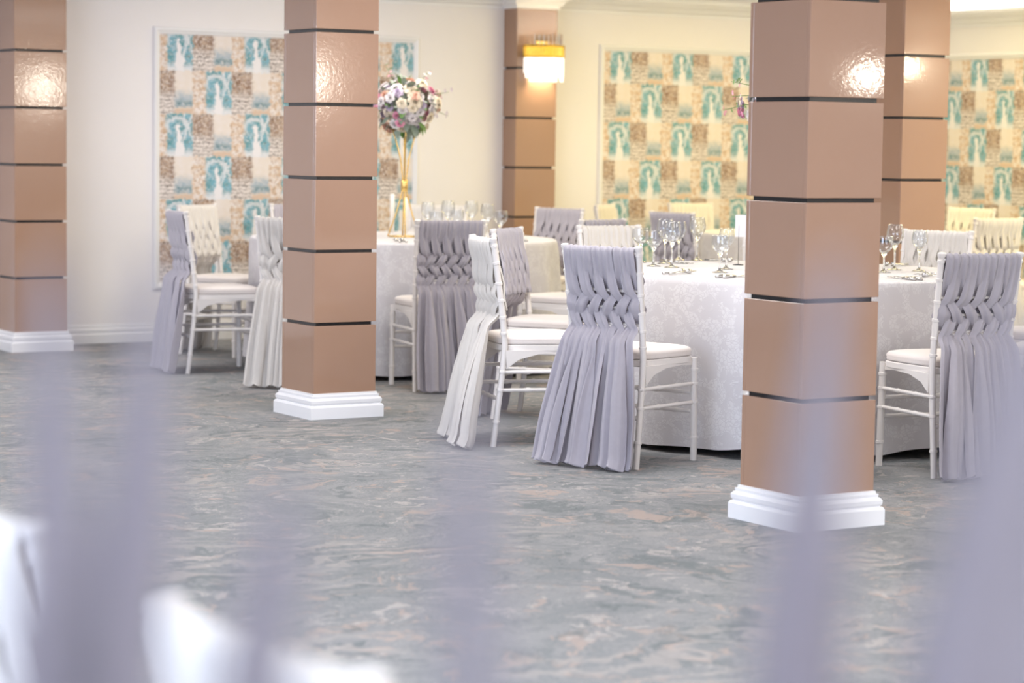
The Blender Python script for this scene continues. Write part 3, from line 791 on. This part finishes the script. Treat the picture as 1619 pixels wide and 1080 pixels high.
def flower_stand(x, y, label, seed, sprigs, rad=.19):
    rnd = random.Random(seed)
    t = thing('flower_stand', label, 'flower stand', (x, y, ZS), 0, 'tall gold flower stands')
    for i in range(4):
        a = PI/4+.35+i*PI/2; c, s_ = math.cos(a), math.sin(a); g = MB()
        g.tube([(.095*c, .095*s_, .004), (.05*c, .05*s_, .13), (.012*c, .012*s_, .27), (.010*c, .010*s_, .34), (.024*c, .024*s_, .46), (.055*c, .055*s_, .58), (.075*c, .075*s_, .64)], .0045, 8)
        obj('gold_rod', g.mesh('gold_rod', 'gold', True), t)
    g = MB(); g.lathe([(.018, .27), (.021, .275), (.021, .335), (.018, .34)], 16); obj('gold_collar', g.mesh('gold_collar', 'gold', True), t)
    g = MB(); g.tube([(.094*math.cos(2*PI*i/40), .094*math.sin(2*PI*i/40), .004) for i in range(41)], .0035, 6, False); obj('base_ring', g.mesh('base_ring', 'gold', True), t)
    g = MB(); g.lathe([(0, .62), (.05, .64), (.085, .70), (.095, .77), (.08, .84), (.045, .87), (0, .88)], 20); obj('foliage_core', g.mesh('foliage_core', 'grey_leaf', True), t)
    ctr = Vector((0, 0, .77)); N_ = 92; cols = ['p_white']*7+['p_cream']*5+['p_pink']*4+['p_peach']*3+['p_lilac']*3
    for i in range(N_):
        zz = 1-2*(i+.5)/N_; 
        an = i*2.39996+rnd.uniform(-.2, .2); rr = math.sqrt(1-zz*zz)
        d = Vector((rr*math.cos(an), rr*math.sin(an), zz))
        if d.z < -.93: continue
        k = rnd.random(); rq = rad*(.80+.42*rnd.random()**2)*(1.0 if d.z > -.3 else .85)
        p_ = ctr+Vector((d.x*1.02, d.y*1.02, d.z*.85))*rq
        q = d.to_track_quat('Z', 'Y').to_euler()
        sc = rnd.choice((.024, .028, .032, .036, .044))*rnd.uniform(.9, 1.1)
        o = obj('bloom', rnd.choice(ROSES), t, p_, q, rnd.choice(cols)); o.scale = (sc, sc, sc)
        for _ in range(1):
            dl = (d+Vector((rnd.uniform(-.7, .7), rnd.uniform(-.7, .7), rnd.uniform(-.7, .7)))).normalized()
            l = obj('leaf', LEAF, t, ctr+dl*rad*.72, dl.to_track_quat('Y', 'Z').to_euler(), rnd.choice(['leaf', 'leaf', 'grey_leaf', 'grey_leaf'])); s2 = rnd.uniform(.05, .085); l.scale = (s2,)*3
    for d, ln in sprigs:
        d = Vector(d).normalized(); e = ctr+d*ln; g = MB(); st0 = ctr+d*.1
        mid = st0.lerp(e, .5)+Vector((0, 0, .015)); g.tube([st0, mid, e], [.0025, .002, .0012], 6); obj('sprig', g.mesh('sprig', 'stem', True), t)
        for q in range(5):
            pp = st0.lerp(e, .55+.11*q)+Vector((rnd.uniform(-.02, .02), rnd.uniform(-.02, .02), rnd.uniform(-.02, .02)))
            o = obj('blossom', DAISY, t, pp, (d+Vector((rnd.uniform(-.5, .5),)*3)).to_track_quat('Z', 'Y').to_euler(), rnd.choice(['p_white', 'p_pink', 'p_lilac', 'leaf'])); o.scale = (.016,)*3
cr3 = Vector((cy_, -sy_, 0))
sprB = [((cr3*1+Vector((0, 0, .35))), .27), ((cr3*1+Vector((0, 0, -.2))), .26), ((cr3*.6+Vector((0, 0, .9))), .26), ((-cr3*.5+Vector((0, 0, 1))), .26), ((-cr3*1+Vector((0, 0, .1))), .26)]
pB = pix(630, 375.5, ZS)
flower_stand(TB[0], TB[1], 'gold trumpet flower stand with pink and white bouquet on the left table', 21, sprB, .185)
sprA = [((-cr3*1+Vector((0, 0, -.12))), .31), ((-cr3*1+Vector((0, 0, .35))), .29), ((-cr3*1+Vector((0, 0, .1))), .27), ((cr3*1+Vector((0, 0, .3))), .27)]
flower_stand(TA[0]-.03, TA[1]+.02, 'flower stand mostly hidden behind the nearest column, few blossoms showing', 33, sprA, .2)
def candle(px, h, where):
    p = pix(px[0], px[1], ZS); t = thing('candle', 'white candle ' + where, 'candle', (p.x, p.y, ZS), 0, 'white candles by the flower stand')
    mb = MB(); mb.lathe([(0, 0), (.0145, 0), (.0145, h-.004), (.012, h), (.003, h-.002), (0, h-.002)], 18); obj('wax', mb.mesh('wax', 'wax', True), t)
    mb = MB(); mb.tube([(0, 0, h-.003), (.001, 0, h+.008)], .001, 5); obj('wick', mb.mesh('wick', 'wire'), t)
candle((620, 368), .24, 'standing left behind the gold flower stand')
candle((641, 369), .22, 'standing right behind the gold flower stand')

# ------------------------------------------------------------------ tall pale blades close to the lens
def blade_vase(cx, cy, label, blades):
    t = thing('floor_vase', label, 'vase', (cx, cy, 0), 0)
    mb = MB(); mb.lathe([(0, 0), (.085, 0), (.09, .01), (.10, .2), (.085, .45), (.06, .62), (.055, .70), (.065, .74), (.06, .745), (.05, .70), (.05, .6), (0, .55)], 32); obj('vase', mb.mesh('vase', 'pot', True), t)
    for pts, wd in blades:
        pts = [Vector(q)-Vector((cx, cy, 0)) for q in pts]
        base = Vector((max(-.03, min(.03, pts[0].x*.2)), max(-.03, min(.03, pts[0].y*.2)), .6))
        keys = [base, base.lerp(pts[0], .45)+Vector((0, 0, .05))] + pts
        ws = [.010, .018] + wd
        vs, fs = [], []; n = len(keys)*6
        for i in range(n+1):
            u = i/n*(len(keys)-1); a = min(int(u), len(keys)-2); tt = u-a
            p0, p1, p2, p3 = keys[max(a-1, 0)], keys[a], keys[a+1], keys[min(a+2, len(keys)-1)]
            pnt = .5*((2*p1)+(p2-p0)*tt+(2*p0-5*p1+4*p2-p3)*tt*tt+(3*p1-p0-3*p2+p3)*tt**3)
            wv = ws[a]*(1-tt)+ws[a+1]*tt
            for k_, (q, dep) in enumerate(((-1, 0), (-.5, .18), (0, .3), (.5, .18), (1, 0), (.5, .10), (0, .2), (-.5, .10))):
                vs.append(pnt + v_right*q*wv/2 + Vector((sy_, cy_, 0))*dep*wv*.6)
        for i in range(n):
            for j in range(8): fs.append((i*8+j, i*8+(j+1) % 8, (i+1)*8+(j+1) % 8, (i+1)*8+j))
        fs.append(tuple(range(8))); fs.append(tuple(n*8+j for j in range(8)))
        obj('blade', mesh_from('blade', vs, fs, True, 'blade'), t)
def at(px, py, dist):
    d = v_fwd + c_right*((px-809.5)/FPX) - c_up*((py-540)/FPX)
    return Vector((0, 0, CAMH)) + d*dist
D = .95
k_ = D/FPX
lb = [([at(95, 1150, D), at(92, 900, D), at(84, 650, D), at(76, 400, D)], [150*k_, 125*k_, 80*k_, 14*k_]),
      ([at(180, 1150, D), at(205, 900, D), at(228, 650, D), at(240, 400, D)], [150*k_, 130*k_, 85*k_, 14*k_]),
      ([at(400, 1150, D-.1), at(418, 980, D-.1), at(436, 870, D-.1), at(450, 740, D-.1)], [110*k_, 95*k_, 70*k_, 10*k_]),
      ([at(735, 1200, D-.15), at(738, 950, D-.15), at(740, 780, D-.15), at(745, 610, D-.15)], [80*k_, 75*k_, 60*k_, 8*k_])]
b0 = at(330, 1100, D); blade_vase(b0.x, b0.y, 'out of focus lavender-grey pointed blades at the left, close to the camera', lb)
rb = [([at(1262, 1150, D), at(1275, 900, D), at(1292, 680, D), at(1318, 400, D)], [150*k_, 130*k_, 85*k_, 20*k_]),
      ([at(1525, 1150, D-.05), at(1555, 900, D-.05), at(1590, 700, D-.05), at(1625, 480, D-.05)], [190*k_, 160*k_, 110*k_, 20*k_]),
      ([at(1640, 1150, D), at(1640, 900, D), at(1650, 700, D), at(1660, 520, D)], [120*k_, 110*k_, 80*k_, 20*k_])]
b1 = at(1440, 1100, D); blade_vase(b1.x, b1.y, 'out of focus lavender-grey pointed blades at the right, close to the camera', rb)
